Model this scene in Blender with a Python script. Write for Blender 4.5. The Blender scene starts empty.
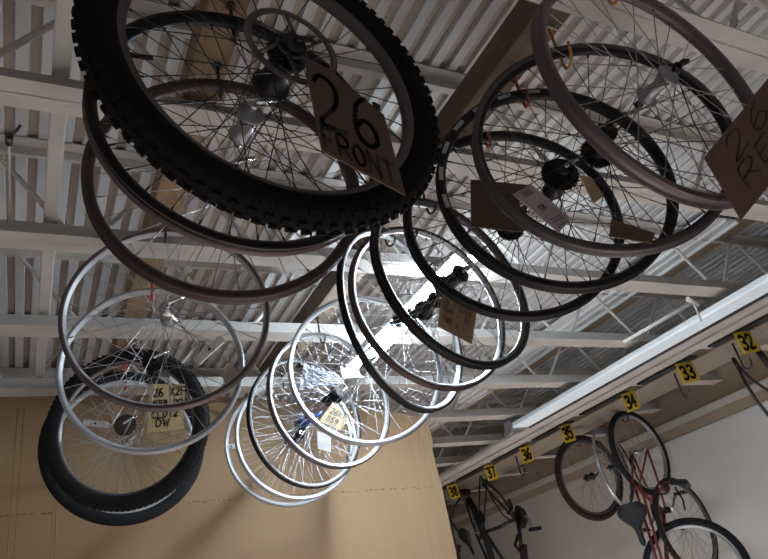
import bpy, bmesh, math, random
from mathutils import Vector, Matrix
random.seed(7)
C = bpy.context.scene.collection
SC = bpy.context.scene
H = 1.6                                   # camera height above the floor
PI = math.pi

# ------------------------------------------------------------------ camera
MW = ((0.891142, 0.058780, 0.449900), (-0.417784, 0.493076, 0.763107), (-0.176980, -0.867998, 0.463958))
FPX, CX, CY = 674.0, 384.0, 279.5
cam_d = bpy.data.cameras.new('camera'); cam = bpy.data.objects.new('camera', cam_d); C.objects.link(cam)
right = Vector([MW[i][0] for i in range(3)]); up = -Vector([MW[i][1] for i in range(3)]); back = -Vector([MW[i][2] for i in range(3)])
cam.matrix_world = Matrix(((right.x, up.x, back.x, 0), (right.y, up.y, back.y, 0), (right.z, up.z, back.z, H), (0, 0, 0, 1)))
cam_d.sensor_width = 36; cam_d.lens = 36 * FPX / 768; cam_d.clip_start = 0.05
SC.camera = cam
SC.view_settings.view_transform = 'Standard'; SC.view_settings.look = 'None'
SC.view_settings.gamma = 1; SC.view_settings.use_curve_mapping = False
SC.view_settings.exposure = 0.0

# ------------------------------------------------------------------ world: dim even ambient added for the room's other, unseen lights
w = bpy.data.worlds.new('world'); SC.world = w; w.use_nodes = True
bg = w.node_tree.nodes['Background']; bg.inputs[0].default_value = (0.93, 0.90, 0.92, 1); bg.inputs[1].default_value = 0.10
TUBE_POWER = 125.0
def area(name, loc, tgt, sx, sy, power, col):
    d = bpy.data.lights.new(name, 'AREA'); d.shape = 'RECTANGLE'; d.size = sx; d.size_y = sy; d.energy = power; d.color = col
    o = bpy.data.objects.new(name, d); C.objects.link(o); o.location = loc
    o.rotation_euler = (Vector(tgt) - Vector(loc)).to_track_quat('-Z', 'Y').to_euler(); return o
def bounce_fill(name, loc, sx, sy, power, col, spread):
    o = area(name, loc, (loc[0], loc[1] + .001, 0), sx, sy, power, col); o.data.spread = math.radians(spread); return o
bounce_fill('floor_bounce_fill', (0.9, 0.5, 1.25), 1.6, 1.2, 42, (1.0, .96, .95), 120)     # unseen fill lights, added to bounce off the floor onto the ceiling
bounce_fill('floor_bounce_fill', (3.0, 3.9, 1.1), 0.8, 1.6, 70, (1.0, .96, .95), 120)
bounce_fill('floor_bounce_fill', (-1.8, 1.0, 1.2), 1.2, 1.2, 14, (1.0, .96, .95), 120)

def at(x, y, Y):                          # photo pixel -> point on the plane at distance Y
    a, b = (x - CX) / FPX, (y - CY) / FPX
    r = Vector([MW[i][0] * a + MW[i][1] * b + MW[i][2] for i in range(3)])
    return r * (Y / r.y) + Vector((0, 0, H))

# ------------------------------------------------------------------ materials
MATS = {}
def mat(name, col, rough=0.5, metal=0.0, noise=0.0, scale=20, bump=0.0, emit=None, col2=None, stretch=None, spec=0.5, alpha=None):
    if name in MATS: return MATS[name]
    m = bpy.data.materials.new(name); m.use_nodes = True; nt = m.node_tree; b = nt.nodes['Principled BSDF']
    b.inputs['Base Color'].default_value = (*col, 1); b.inputs['Roughness'].default_value = rough
    b.inputs['Metallic'].default_value = metal; b.inputs['Specular IOR Level'].default_value = spec
    if noise or bump:
        tc = nt.nodes.new('ShaderNodeTexCoord'); mp = nt.nodes.new('ShaderNodeMapping')
        if stretch: mp.inputs['Scale'].default_value = stretch
        nz = nt.nodes.new('ShaderNodeTexNoise'); nz.inputs['Scale'].default_value = scale; nz.inputs['Detail'].default_value = 4
        nt.links.new(tc.outputs['Object'], mp.inputs[0]); nt.links.new(mp.outputs[0], nz.inputs['Vector'])
        if noise:
            mx = nt.nodes.new('ShaderNodeMix'); mx.data_type = 'RGBA'
            c2 = col2 or tuple(c * (1 - noise) for c in col)
            mx.inputs[6].default_value = (*col, 1); mx.inputs[7].default_value = (*c2, 1)
            rp = nt.nodes.new('ShaderNodeValToRGB'); rp.color_ramp.elements[0].position = 0.35; rp.color_ramp.elements[1].position = 0.68
            nt.links.new(nz.outputs['Fac'], rp.inputs[0]); nt.links.new(rp.outputs[0], mx.inputs[0]); nt.links.new(mx.outputs[2], b.inputs['Base Color'])
        if bump:
            bp = nt.nodes.new('ShaderNodeBump'); bp.inputs['Strength'].default_value = bump; bp.inputs['Distance'].default_value = 0.01
            nt.links.new(nz.outputs['Fac'], bp.inputs['Height']); nt.links.new(bp.outputs[0], b.inputs['Normal'])
    if emit: b.inputs['Emission Color'].default_value = (*emit[0], 1); b.inputs['Emission Strength'].default_value = emit[1]
    if alpha is not None: b.inputs['Alpha'].default_value = alpha
    MATS[name] = m; return m

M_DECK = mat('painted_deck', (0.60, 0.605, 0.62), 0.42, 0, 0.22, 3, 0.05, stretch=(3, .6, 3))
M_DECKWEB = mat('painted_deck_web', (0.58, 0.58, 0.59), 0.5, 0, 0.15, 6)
M_DECKHI = mat('shaded_deck_flute', (0.42, 0.355, 0.295), 0.42, 0, 0.15, 3, 0.05, stretch=(3, .6, 3))  # recesses coloured darker and warmer for the shade between ribs
M_STEEL = mat('cream_painted_steel', (0.60, 0.575, 0.55), 0.45, 0, 0.2, 5, 0.05)
M_ROD = mat('white_painted_rod', (0.62, 0.60, 0.58), 0.4, 0, 0.2, 9)
M_WOOD = mat('raw_pine', (0.29, 0.195, 0.115), 0.7, 0, 0.35, 7, 0.1, stretch=(10, 1, 10))
M_WHITE = mat('white_enamel', (0.80, 0.82, 0.84), 0.35, 0, 0.06, 4)
M_CARD = None
M_WALL = mat('offwhite_wall', (0.50, 0.47, 0.42), 0.75, 0, 0.12, 1.6, 0.03)
M_WALLTAN = mat('tan_wall_shade', (0.36, 0.28, 0.20), 0.75, 0, 0.22, 2.2, 0.05, stretch=(1, .5, 3))  # tan carries the rail's soft shadow on the upper wall
M_TAG = mat('brown_card', (0.125, 0.078, 0.056), 0.85, 0, 0.15, 40, 0.1)
M_TAGTAN = mat('tan_card', (0.52, 0.39, 0.21), 0.85, 0, 0.2, 30, 0.1)
M_TAGPALE = mat('buff_card', (0.66, 0.56, 0.38), 0.85, 0, 0.2, 30)
M_TAGRED = mat('reddish_card', (0.20, 0.098, 0.070), 0.85, 0, 0.15, 30, 0.1)
M_PAPER = mat('white_paper', (0.72, 0.70, 0.72), 0.8, 0, 0.1, 25)
M_PINK = mat('pinkish_paper', (0.46, 0.38, 0.41), 0.8, 0, 0.12, 25)
M_INK = mat('black_marker', (0.025, 0.022, 0.022), 0.6)
M_INKSOFT = mat('faint_ink', (0.16, 0.12, 0.13), 0.7)
M_BLACK = mat('black_anodised', (0.009, 0.008, 0.009), 0.4, 0.0, 0.2, 30, spec=.35)
M_RUBBER = mat('black_rubber', (0.007, 0.0065, 0.007), 0.9, 0, 0.3, 60, 0.3, spec=.2)
M_RUBBERW = mat('worn_rubber', (0.016, 0.017, 0.020), 0.9, 0, 0.3, 40, 0.2, spec=.3)
M_RUBBERB = mat('brown_rubber', (0.030, 0.018, 0.015), 0.9, 0, 0.3, 40, 0.2, spec=.25)
M_CHROME = mat('bright_steel', (0.62, 0.62, 0.64), 0.25, 0.9, 0.1, 30)
M_ALU = mat('silver_aluminium', (0.42, 0.42, 0.45), 0.32, 0.75, 0.12, 20)
M_ALUW = mat('pale_aluminium', (0.46, 0.48, 0.52), 0.42, 0.35, 0.08, 20)
M_GREYALU = mat('grey_aluminium', (0.12, 0.108, 0.112), 0.38, 0.6, 0.12, 20)
M_BRONZE = mat('bronzed_aluminium', (0.085, 0.060, 0.060), 0.38, 0.5, 0.12, 20)
M_ROSE = mat('rose_grey_aluminium', (0.16, 0.122, 0.132), 0.4, 0.5, 0.12, 20)
M_SPOKE = mat('stainless_spoke', (0.36, 0.36, 0.38), 0.3, 0.85)
M_SPOKEB = mat('black_spoke', (0.03, 0.03, 0.032), 0.45, 0.3)
M_BLUE = mat('blue_anodised', (0.03, 0.09, 0.38), 0.35, 0.5)
M_REFL = mat('clear_reflector', (0.72, 0.72, 0.70), 0.25, 0, 0.08, 90)
M_STICK = mat('grey_sticker', (0.42, 0.42, 0.44), 0.5)
M_RED = mat('red_paint', (0.22, 0.03, 0.03), 0.35, 0, 0.2, 12)
M_MAROON = mat('maroon_paint', (0.055, 0.012, 0.018), 0.3, 0, 0.2, 12)
M_BLKPAINT = mat('black_paint', (0.02, 0.02, 0.022), 0.3, 0, 0.1, 12)
M_YELLOW = mat('yellow_plastic', (0.75, 0.53, 0.03), 0.5, 0, 0.1, 15)
M_ORANGE = mat('orange_vinyl', (0.50, 0.24, 0.05), 0.45)
M_REDV = mat('red_vinyl', (0.40, 0.03, 0.02), 0.4)
M_BLKV = mat('black_vinyl', (0.02, 0.02, 0.02), 0.45)
M_GAPSHADE = mat('gap_shade', (0.02, 0.02, 0.022), 0.7)  # near-black standing in for shade inside the open gaps
M_TUBE = mat('lit_tube', (0.9, 0.95, 1), 0.5, emit=((0.80, 0.91, 1.0), TUBE_POWER))
M_LENS = mat('glowing_lens', (0.72, 0.77, 0.82), 0.4, emit=((0.74, 0.86, 1.0), 0.24))  # faint glow stands in for lamp light reflected off the white fixture
M_FLOOR = mat('pale_concrete', (0.62, 0.58, 0.54), 0.8, 0, 0.2, 2, 0.05)

def card_wall_mat():
    m = bpy.data.materials.new('cardboard'); m.use_nodes = True; nt = m.node_tree; b = nt.nodes['Principled BSDF']
    b.inputs['Roughness'].default_value = 0.8
    tc = nt.nodes.new('ShaderNodeTexCoord')
    def nz(sc, stretch, det=4):
        mp = nt.nodes.new('ShaderNodeMapping'); mp.inputs['Scale'].default_value = stretch
        n = nt.nodes.new('ShaderNodeTexNoise'); n.inputs['Scale'].default_value = sc; n.inputs['Detail'].default_value = det
        nt.links.new(tc.outputs['Object'], mp.inputs[0]); nt.links.new(mp.outputs[0], n.inputs['Vector']); return n
    a = nz(3, (1, 1, 1)); r = nz(1, (160, 1, 0.4), 2)
    wv = nt.nodes.new('ShaderNodeMix'); wv.data_type = 'RGBA'; wv.inputs[6].default_value = (0.42, 0.285, 0.165, 1); wv.inputs[7].default_value = (0.37, 0.245, 0.135, 1)
    nt.links.new(a.outputs['Fac'], wv.inputs[0])
    w2 = nt.nodes.new('ShaderNodeMix'); w2.data_type = 'RGBA'; w2.blend_type = 'MULTIPLY'; w2.inputs[0].default_value = 0.14
    nt.links.new(wv.outputs[2], w2.inputs[6]); nt.links.new(r.outputs['Color'], w2.inputs[7]); nt.links.new(w2.outputs[2], b.inputs['Base Color'])
    bp = nt.nodes.new('ShaderNodeBump'); bp.inputs['Strength'].default_value = 0.15; bp.inputs['Distance'].default_value = 0.004
    nt.links.new(r.outputs['Fac'], bp.inputs['Height']); nt.links.new(bp.outputs[0], b.inputs['Normal'])
    return m
M_CARD = card_wall_mat()

# ------------------------------------------------------------------ mesh builder
class MB:
    def __init__(s): s.v = []; s.f = []; s.m = []; s.s = []
    def add(s, vs, fs, mi=0, sm=False):
        o = len(s.v); s.v += [tuple(v) for v in vs]
        for f in fs: s.f.append([i + o for i in f]); s.m.append(mi); s.s.append(sm)
    def box(s, lo, hi, mi=0, rot=None, org=None):
        x0, y0, z0 = lo; x1, y1, z1 = hi
        vs = [Vector(p) for p in ((x0,y0,z0),(x1,y0,z0),(x1,y1,z0),(x0,y1,z0),(x0,y0,z1),(x1,y0,z1),(x1,y1,z1),(x0,y1,z1))]
        if rot: vs = [rot @ v for v in vs]
        if org: vs = [v + Vector(org) for v in vs]
        s.add(vs, [(3,2,1,0),(4,5,6,7),(0,1,5,4),(1,2,6,5),(2,3,7,6),(3,0,4,7)], mi)
    def tube(s, pts, r, n=8, mi=0, cap=True):
        pts = [Vector(p) for p in pts]; rs = r if isinstance(r, (list, tuple)) else [r] * len(pts)
        vs = []; prev = None
        for i, p in enumerate(pts):
            t = ((pts[min(i+1, len(pts)-1)] - pts[max(i-1, 0)])).normalized()
            if prev is None:
                a = Vector((0,0,1)) if abs(t.z) < .9 else Vector((1,0,0)); u = t.cross(a).normalized()
            else: u = (prev - t * prev.dot(t)).normalized()
            prev = u; v = t.cross(u)
            for k in range(n):
                an = 2*PI*k/n; vs.append(p + (u*math.cos(an) + v*math.sin(an)) * rs[i])
        fs = [(i*n+k, i*n+(k+1)%n, (i+1)*n+(k+1)%n, (i+1)*n+k) for i in range(len(pts)-1) for k in range(n)]
        s.add(vs, fs, mi, True)
        if cap:
            o = len(s.v) - len(vs)
            s.f.append([o + k for k in range(n)][::-1]); s.m.append(mi); s.s.append(False)
            s.f.append([o + (len(pts)-1)*n + k for k in range(n)]); s.m.append(mi); s.s.append(False)
    def lathe(s, prof, n=72, closed=True, mis=None, sm=True):   # prof (r, y) about the Y axis
        k = len(prof); vs = []
        for j in range(n):
            a = 2*PI*j/n
            for r, y in prof: vs.append((r*math.cos(a), y, r*math.sin(a)))
        for i in range(k if closed else k-1):
            fs = [(j*k+i, j*k+(i+1)%k, ((j+1)%n)*k+(i+1)%k, ((j+1)%n)*k+i) for j in range(n)]
            if i == 0: base = len(s.v); s.v += vs
            for f in fs: s.f.append([q + base for q in f]); s.m.append(mis[i] if mis else 0); s.s.append(sm)
    def build(s, name, mats, parent=None, bevel=0, loc=None):
        me = bpy.data.meshes.new(name); me.from_pydata(s.v, [], s.f); 
        for m in (mats if isinstance(mats, (list, tuple)) else [mats]): me.materials.append(m)
        me.polygons.foreach_set('material_index', s.m); me.polygons.foreach_set('use_smooth', s.s)
        bm = bmesh.new(); bm.from_mesh(me); bmesh.ops.recalc_face_normals(bm, faces=bm.faces[:]); bm.to_mesh(me); bm.free()
        me.update()
        o = bpy.data.objects.new(name, me); C.objects.link(o)
        if parent: o.parent = parent
        if loc is not None: o.location = loc
        if bevel:
            md = o.modifiers.new('bevel', 'BEVEL'); md.width = bevel; md.segments = 2; md.limit_method = 'ANGLE'
        return o
def struct(o): o['kind'] = 'structure'; return o
def tag(o, label, cat, group=None):
    o['label'] = label; o['category'] = cat
    if group: o['group'] = group
    return o
def empty(name, loc, label, cat, group=None, mtx=None):
    o = bpy.data.objects.new(name, None); C.objects.link(o); o.empty_display_size = .05
    if mtx is not None: o.matrix_world = mtx
    else: o.location = loc
    return tag(o, label, cat, group)
def link_copy(src, parent):
    c = src.copy(); C.objects.link(c); c.parent = parent; return c

# ------------------------------------------------------------------ the setting
WX, WY = 4.44, 3.30                        # right wall, cardboard wall
f = MB(); f.box((-4, -3, -.1), (WX + .2, 9, 0)); struct(f.build('floor', M_FLOOR))
# ribbed metal deck
ZD = H + 1.55
pr = []; x = -2.6; P = .064
while x < WX + .1:
    pr += [(x, 0), (x + .031, 0), (x + .035, .014), (x + .060, .014)]; x += P
d = MB(); vs = []
for y in (-1.2, 8.8):
    vs += [(a, y, ZD + b) for a, b in pr]
n = len(pr); vs += [(pr[0][0], -1.2, ZD + .05), (pr[-1][0], -1.2, ZD + .05), (pr[-1][0], 8.8, ZD + .05), (pr[0][0], 8.8, ZD + .05)]
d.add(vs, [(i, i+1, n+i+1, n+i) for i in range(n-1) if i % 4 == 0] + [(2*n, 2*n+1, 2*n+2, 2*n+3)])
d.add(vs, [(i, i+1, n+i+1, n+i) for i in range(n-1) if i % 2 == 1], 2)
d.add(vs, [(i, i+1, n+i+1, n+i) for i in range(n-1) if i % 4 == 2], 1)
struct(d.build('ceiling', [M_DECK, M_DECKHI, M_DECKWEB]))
wl = MB(); wl.box((WX, -1.2, 0), (WX + .12, 8.8, H + .96)); struct(wl.build('wall_right', M_WALL))
wl = MB(); wl.box((WX - .012, -1.2, H + .96), (WX + .12, 8.8, ZD + .05)); struct(wl.build('wall_shade_band', M_WALLTAN))  # upper wall coloured tan in place of the rail's shadow
wl = MB(); wl.box((1.2, 8.6, 0), (WX, 8.75, ZD)); struct(wl.build('wall_back', M_WALL))
wl = MB(); wl.box((WX - .022, -1.2, H + 1.03), (WX - .012, 8.8, H + 1.085)); struct(wl.build('wall_light_stripe', M_WALL))  # pale stripe painted as light falling between the rail's shadows
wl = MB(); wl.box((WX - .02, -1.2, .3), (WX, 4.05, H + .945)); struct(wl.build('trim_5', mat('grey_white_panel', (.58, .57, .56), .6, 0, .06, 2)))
# cardboard wall
cw = MB()
top = [(-1.6, 1.27), (0.75, 1.25), (1.3, 1.20), (1.80, 1.155), (2.04, 1.075)]
vs = []
edge = [(-1.6, 0), (2.04, 0)]
outline = [(-1.6, 0), (2.04, 0), (2.045, H + .66), (2.035, H + .9), (2.05, H + .93), (2.04, H + 1.075), (1.80, H + 1.13), (1.3, H + 1.19), (.75, H + 1.25), (-1.6, H + 1.27)]
k = len(outline)
vs = [(a, WY, b) for a, b in outline] + [(a, WY + .02, b) for a, b in outline]
cw.add(vs, [tuple(range(k)), tuple(range(2*k-1, k-1, -1))] + [(i, (i+1) % k, k+(i+1) % k, k+i) for i in range(k)])
card = struct(cw.build('wall_cardboard', M_CARD))
# creases, torn seam and paper tape of the cardboard
cr = MB()
for x0 in (-.07, -.045, .092, .105, 1.90, 1.955, 1.975):
    cr.tube([(x0, WY + .001, 1.0), (x0 + .004, WY + .001, H + .6), (x0, WY + .001, H + (1.2 if x0 < 1 else 1.05))], .0028, 6)
struct(cr.build('trim_2', M_CARD))
sm = MB()
for i in range(150):
    xx = -1.5 + i * .0235
    if random.random() < .22: continue
    zz = H + .725 - .012 * max(0, xx) - (.02 if xx > 1.2 else 0) * (xx - 1.2) + random.uniform(-.004, .004)
    sm.box((xx, WY - .0012, zz), (xx + random.uniform(.006, .018), WY + .001, zz + random.uniform(.0015, .005)))
struct(sm.build('trim_3', mat('torn_card', (.12, .075, .04), .9)))

# ------------------------------------------------------------------ open web steel joists
ordn = ['first', 'second', 'third', 'fourth', 'fifth', 'sixth', 'seventh', 'eighth', 'ninth', 'tenth', 'eleventh', 'twelfth', 'thirteenth']
ph = [.0, -.035, .28, .35, .1, .30, .2, .3, .2, .1, .0, .3, .2]
for k in range(13):
    Y = .67 + .607 * k
    lab = 'cream open web steel joist, %s one counting back from the camera' % ordn[k]
    j = empty('steel_joist', (0, Y, H + 1.2), lab, 'joist', 'open web joists under the metal deck')
    x0, x1 = -2.5, WX - .02
    for nm, zs in (('bottom_chord', 0), ('top_chord', 1)):
        b = MB()
        for sgn in (-1, 1):
            ya, yb = sorted((-.001 * sgn, sgn * .046)); yc, yd = sorted((-.001 * sgn, sgn * .007))
            if zs == 0:
                b.box((x0, ya, -.004), (x1, yb, .001)); b.box((x0, yc, .0), (x1, yd, .060))
            else:
                b.box((x0, ya, .343), (x1, yb, .348)); b.box((x0, yc, .31), (x1, yd, .345))
        b.build(nm, M_STEEL, j)
    pts = []; xx = ph[k] - 2.5 - .0; 
    while xx < x1 - .3:
        if xx > x0 + .05:
            for q in (-.022, 0, .022): pts.append((xx + q, 0, .002 + abs(q) * .5))
            for q in (-.022, 0, .022): pts.append((xx + .29 + q, 0, .335 - abs(q) * .5))
        xx += .58
    b = MB(); b.tube(pts, .0085, 8); b.build('web_rod', M_ROD, j)

# boards the wheels hang from
def board(name, xa, xb, ya, yb, label, m=M_WOOD):
    b = MB(); b.box((xa, ya, H + 1.261), (xb, yb, H + 1.35)); return tag(b.build(name, m, bevel=.003), label, 'board', 'pine boards across the joists')
board('hanging_board', .282, .366, -.4, 3.22, 'long pine board above the left row of wheels')
board('hanging_board', 1.032, 1.125, .722, 3.22, 'long pine board above the middle row of wheels', mat('aged_pine', (0.175, 0.125, 0.085), 0.7, 0, 0.3, 7, 0.1, stretch=(10, 1, 10)))
b = MB(); b.box((-.012, -.6, H + 1.27), (.028, 3.9, H + 1.30)); tag(b.build('cable_channel', M_STEEL, bevel=.004), 'narrow painted channel running back along the ceiling, left of the wheels', 'channel')
# bright pressed strips under the deck right of the lamp
b = MB(); b.box((2.84, 1.70, H + 1.515), (3.10, 6.0, H + 1.522))
for xx in (2.84, 2.93, 3.0, 3.085): b.box((xx, 1.70, H + 1.500), (xx + .014, 6.0, H + 1.515))
tag(b.build('ceiling_panel_strip', M_WHITE), 'long white ribbed strip fixed under the ceiling deck, running back to the left', 'strip')
b = MB(); b.box((3.10, 1.70, H + 1.535), (3.26, 6.0, H + 1.547)); tag(b.build('plywood_infill', mat('brown_infill', (.34, .26, .18), .8, 0, .2, 3)), 'brown plywood infill beside the white ceiling strip', 'plywood')
# angle brace pipe with clamp near right fixture
b = MB(); p0, p1 = at(624, 342, 2.15), at(693, 302, 1.85)
br = empty('brace_pipe', p0, 'thin white brace pipe with a tee end beside the long right fixture', 'pipe')
b.tube([Vector((0,0,0)), p1 - p0], .009, 8); b.build('pipe', M_ROD, br)
b = MB(); b.tube([p1 - p0 + Vector((-.03, 0, .015)), p1 - p0 + Vector((.03, 0, -.01))], .012, 8); b.tube([p1 - p0, p1 - p0 + Vector((.03, .02, -.09))], .005, 6); b.build('tee', M_ROD, br)
# clamp, rod at far left
p0 = at(9, 140, 1.55)
cl = empty('conduit_clamp', p0, 'small galvanised clamp on thin conduit at the left edge of the ceiling', 'clamp')
b = MB(); b.tube([Vector((0,0,0)), (0, .25, -.0), (-.01, .5, 0)], .0035, 8); b.build('conduit', M_ROD, cl)
b = MB(); b.lathe([(.004, -.014), (.010, -.014), (.010, .014), (.004, .014)], 16); b.tube([(0, 0, 0), (.025, -.03, .03)], .004, 8); b.build('clamp_body', M_GREYALU, cl)
# dark flex cable top right
p0, p1 = at(743, -8, .78), at(731, 36, .78)
b = MB(); b.tube([(0,0,0)] + [(p1 - p0) * t + Vector((.004 * math.sin(t * 60), 0, .004 * math.cos(t * 60))) for t in [i / 40 for i in range(1, 41)]], .0065, 8)
o = b.build('flexible_cable', M_BLKV, loc=p0); tag(o, 'short dark ribbed flexible cable by the upper right joist', 'cable')

# ------------------------------------------------------------------ lit fluorescent fixture (four foot)
LX, LZ = 1.365, H + 1.158
fx = empty('tube_light', (LX, 2.22, LZ), 'lit twin tube fluorescent fixture glaring behind the middle row of wheels', 'light')
b = MB(); b.box((-.045, -.60, .010), (.045, .60, .034)); b.build('housing', M_WHITE, fx, bevel=.004)
for sx in (-.023, .023):
    b = MB(); b.tube([(sx, -.565, -.008), (sx, .565, -.008)], .0165, 14); b.build('fluorescent_tube', M_TUBE, fx)
for yy in (-.585, .565):
    b = MB(); b.box((-.058, yy, -.028), (.058, yy + .02, .030)); b.build('lamp_holder', M_WHITE, fx)
# long fixture on the right
fx = empty('strip_fixture', (3.022, 2.38, H + 1.115), 'long pale strip light fixture running beside the numbered rail', 'light')
b = MB(); b.box((-.062, -2.2, .014), (.062, 1.32, .038)); b.build('housing', M_WHITE, fx, bevel=.005)
b = MB(); b.box((-.068, -2.2, 0), (.068, 1.32, .014)); b.build('lens', M_LENS, fx, bevel=.006)
b = MB(); b.box((-.075, 1.32, -.005), (.075, 1.40, .06)); b.tube([(-.03, 1.36, 0), (-.03, 1.46, -.01)], .02, 10); b.build('end_bracket', M_ALU, fx, bevel=.004)
b = MB(); b.box((3.094, .2, H + 1.118), (3.135, 3.72, H + 1.16)); tag(b.build('gap_shade_strip', M_GAPSHADE), 'thin dark strip standing in for the shaded gap under the long pale fixture', 'shade_strip')  # dark strip added where the gap only lies in shade

# ------------------------------------------------------------------ numbered rail
b = MB(); b.box((3.27, .2, H + 1.178), (3.53, 8.4, H + 1.188)); b.box((3.40, .2, H + 1.165), (3.415, 8.4, H + 1.18)); b.box((3.27, .2, H + 1.160), (3.285, 8.4, H + 1.18))
tag(b.build('steel_plate', M_STEEL), 'cream flat steel plate running back beside the hook rail', 'plate')
b = MB(); b.tube([(3.19, .2, H + 1.150), (3.19, 8.4, H + 1.150)], .022, 12); tag(b.build('conduit_pipe', M_STEEL), 'cream conduit pipe along the steel plate edge', 'pipe')
for k in range(12):
    y0 = .67 + .607 * k
    b = MB(); b.box((3.585, y0 + .13, H + 1.18), (3.650, y0 + .595, H + 1.192)); tag(b.build('slot_shade_strip', M_GAPSHADE), 'dark strip for the shaded slot between steel plate and hook rail, %s one from the near end' % ordn[k], 'slot', 'dark slots beside the hook rail')  # dark boxes put in as shade for the open slots
b = MB(); b.box((3.69, .2, H + 1.184), (4.05, 8.4, H + 1.194)); tag(b.build('hook_rail', mat('rail_wood', (.32, .27, .22), .7, 0, .2, 6, .05, stretch=(6, 1, 6)), bevel=.003), 'wide painted board carrying the numbered bicycle hooks', 'board')

GL = {
 '2': [[(.05,.8),(.3,1),(.75,.95),(.85,.7),(.6,.4),(.05,.0),(.95,.05)]],
 '6': [[(.75,1),(.35,.8),(.1,.4),(.15,.1),(.5,0),(.85,.15),(.85,.4),(.5,.5),(.15,.3)]],
 '3': [[(.1,.9),(.5,1),(.85,.8),(.75,.6),(.4,.52),(.8,.42),(.9,.2),(.5,0),(.08,.1)]],
 '4': [[(.6,0),(.6,1),(.05,.35),(.95,.35)]],
 '5': [[(.85,1),(.2,1),(.12,.58),(.55,.65),(.88,.4),(.75,.08),(.4,0),(.08,.12)]],
 '7': [[(.05,1),(.95,1),(.4,0)]],
 '8': [[(.5,.52),(.15,.75),(.5,1),(.85,.75),(.5,.52),(.1,.25),(.5,0),(.9,.25),(.5,.52)]],
 '0': [[(.5,1),(.12,.75),(.12,.25),(.5,0),(.88,.25),(.88,.75),(.5,1)]],
 '1': [[(.3,.8),(.5,1),(.5,0)]], '9': [[(.85,.6),(.5,.5),(.15,.7),(.3,1),(.75,.95),(.85,.6),(.7,0)]],
 '"': [[(.3,1),(.25,.75)], [(.65,1),(.6,.75)]],
 'F': [[(.1,0),(.1,1),(.9,1)], [(.1,.5),(.7,.5)]],
 'R': [[(.1,0),(.1,1),(.7,1),(.9,.75),(.6,.5),(.1,.5)], [(.45,.5),(.95,0)]],
 'O': [[(.5,1),(.1,.7),(.1,.3),(.5,0),(.9,.3),(.9,.7),(.5,1)]],
 'N': [[(.1,0),(.1,1),(.9,0),(.9,1)]], 'T': [[(.5,0),(.5,1)], [(.0,1),(1,1)]],
 'E': [[(.9,1),(.1,1),(.1,0),(.95,0)], [(.1,.5),(.7,.5)]],
 'A': [[(0,0),(.5,1),(1,0)], [(.2,.4),(.8,.4)]],
 'C': [[(.9,.85),(.5,1),(.1,.6),(.1,.3),(.5,0),(.9,.12)]],
 'L': [[(.1,1),(.1,0),(.9,0)]], 'D': [[(.1,0),(.1,1),(.6,.9),(.9,.5),(.6,.08),(.1,0)]],
 'W': [[(0,1),(.25,0),(.5,.7),(.75,0),(1,1)]], 'X': [[(0,0),(1,1)], [(0,1),(1,0)]],
 '/': [[(0,0),(1,1)]], 'I': [[(.5,0),(.5,1)]], '-': [[(.1,.5),(.9,.5)]], 'V': [[(0,1),(.5,0),(1,1)]],
}
def write(mb, O, EX, EY, chars, wid, off):
    """chars: list of (char, u, v, du, dv) in the frame O + u*EX + v*EY; flat marker strokes of width wid."""
    nrm = EX.cross(EY).normalized()
    for cc in chars:
        ch, u, v, du, dv = cc[:5]; w0 = cc[5] if len(cc) > 5 else wid
        for st in GL[ch]:
            if ch in '2635890OCDR' and len(st) > 3:
                ext = [st[0]] + list(st) + [st[-1]]; sm_ = []
                for q0, q1, q2, q3 in zip(ext, ext[1:], ext[2:], ext[3:]):
                    for t_ in (0, .25, .5, .75):
                        sm_.append(tuple(.5 * ((2*q1[e]) + (q2[e]-q0[e])*t_ + (2*q0[e]-5*q1[e]+4*q2[e]-q3[e])*t_*t_ + (3*q1[e]-q0[e]-3*q2[e]+q3[e])*t_**3) for e in (0, 1)))
                st = sm_ + [st[-1]]
            P_ = [O + EX * (u + a * du) + EY * (v + b_ * dv) + nrm * off for a, b_ in st]
            for a, b_ in zip(P_, P_[1:]):
                t = (b_ - a).normalized(); s_ = nrm.cross(t) * w0 / 2; e_ = t * w0 * .35
                h_ = nrm * .0006
                q = [a - s_ - e_, b_ - s_ + e_, b_ + s_ + e_, a + s_ - e_]
                mb.add(q + [x_ - h_ for x_ in q], [(0,1,2,3), (7,6,5,4), (0,4,5,1), (1,5,6,2), (2,6,7,3), (3,7,4,0)])
def word(s, u0, v, du, dv, gap=.25):
    out = []
    for ch in s:
        if ch != ' ': out.append((ch, u0, v, du, dv))
        u0 += du * (1 + gap)
    return out
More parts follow.
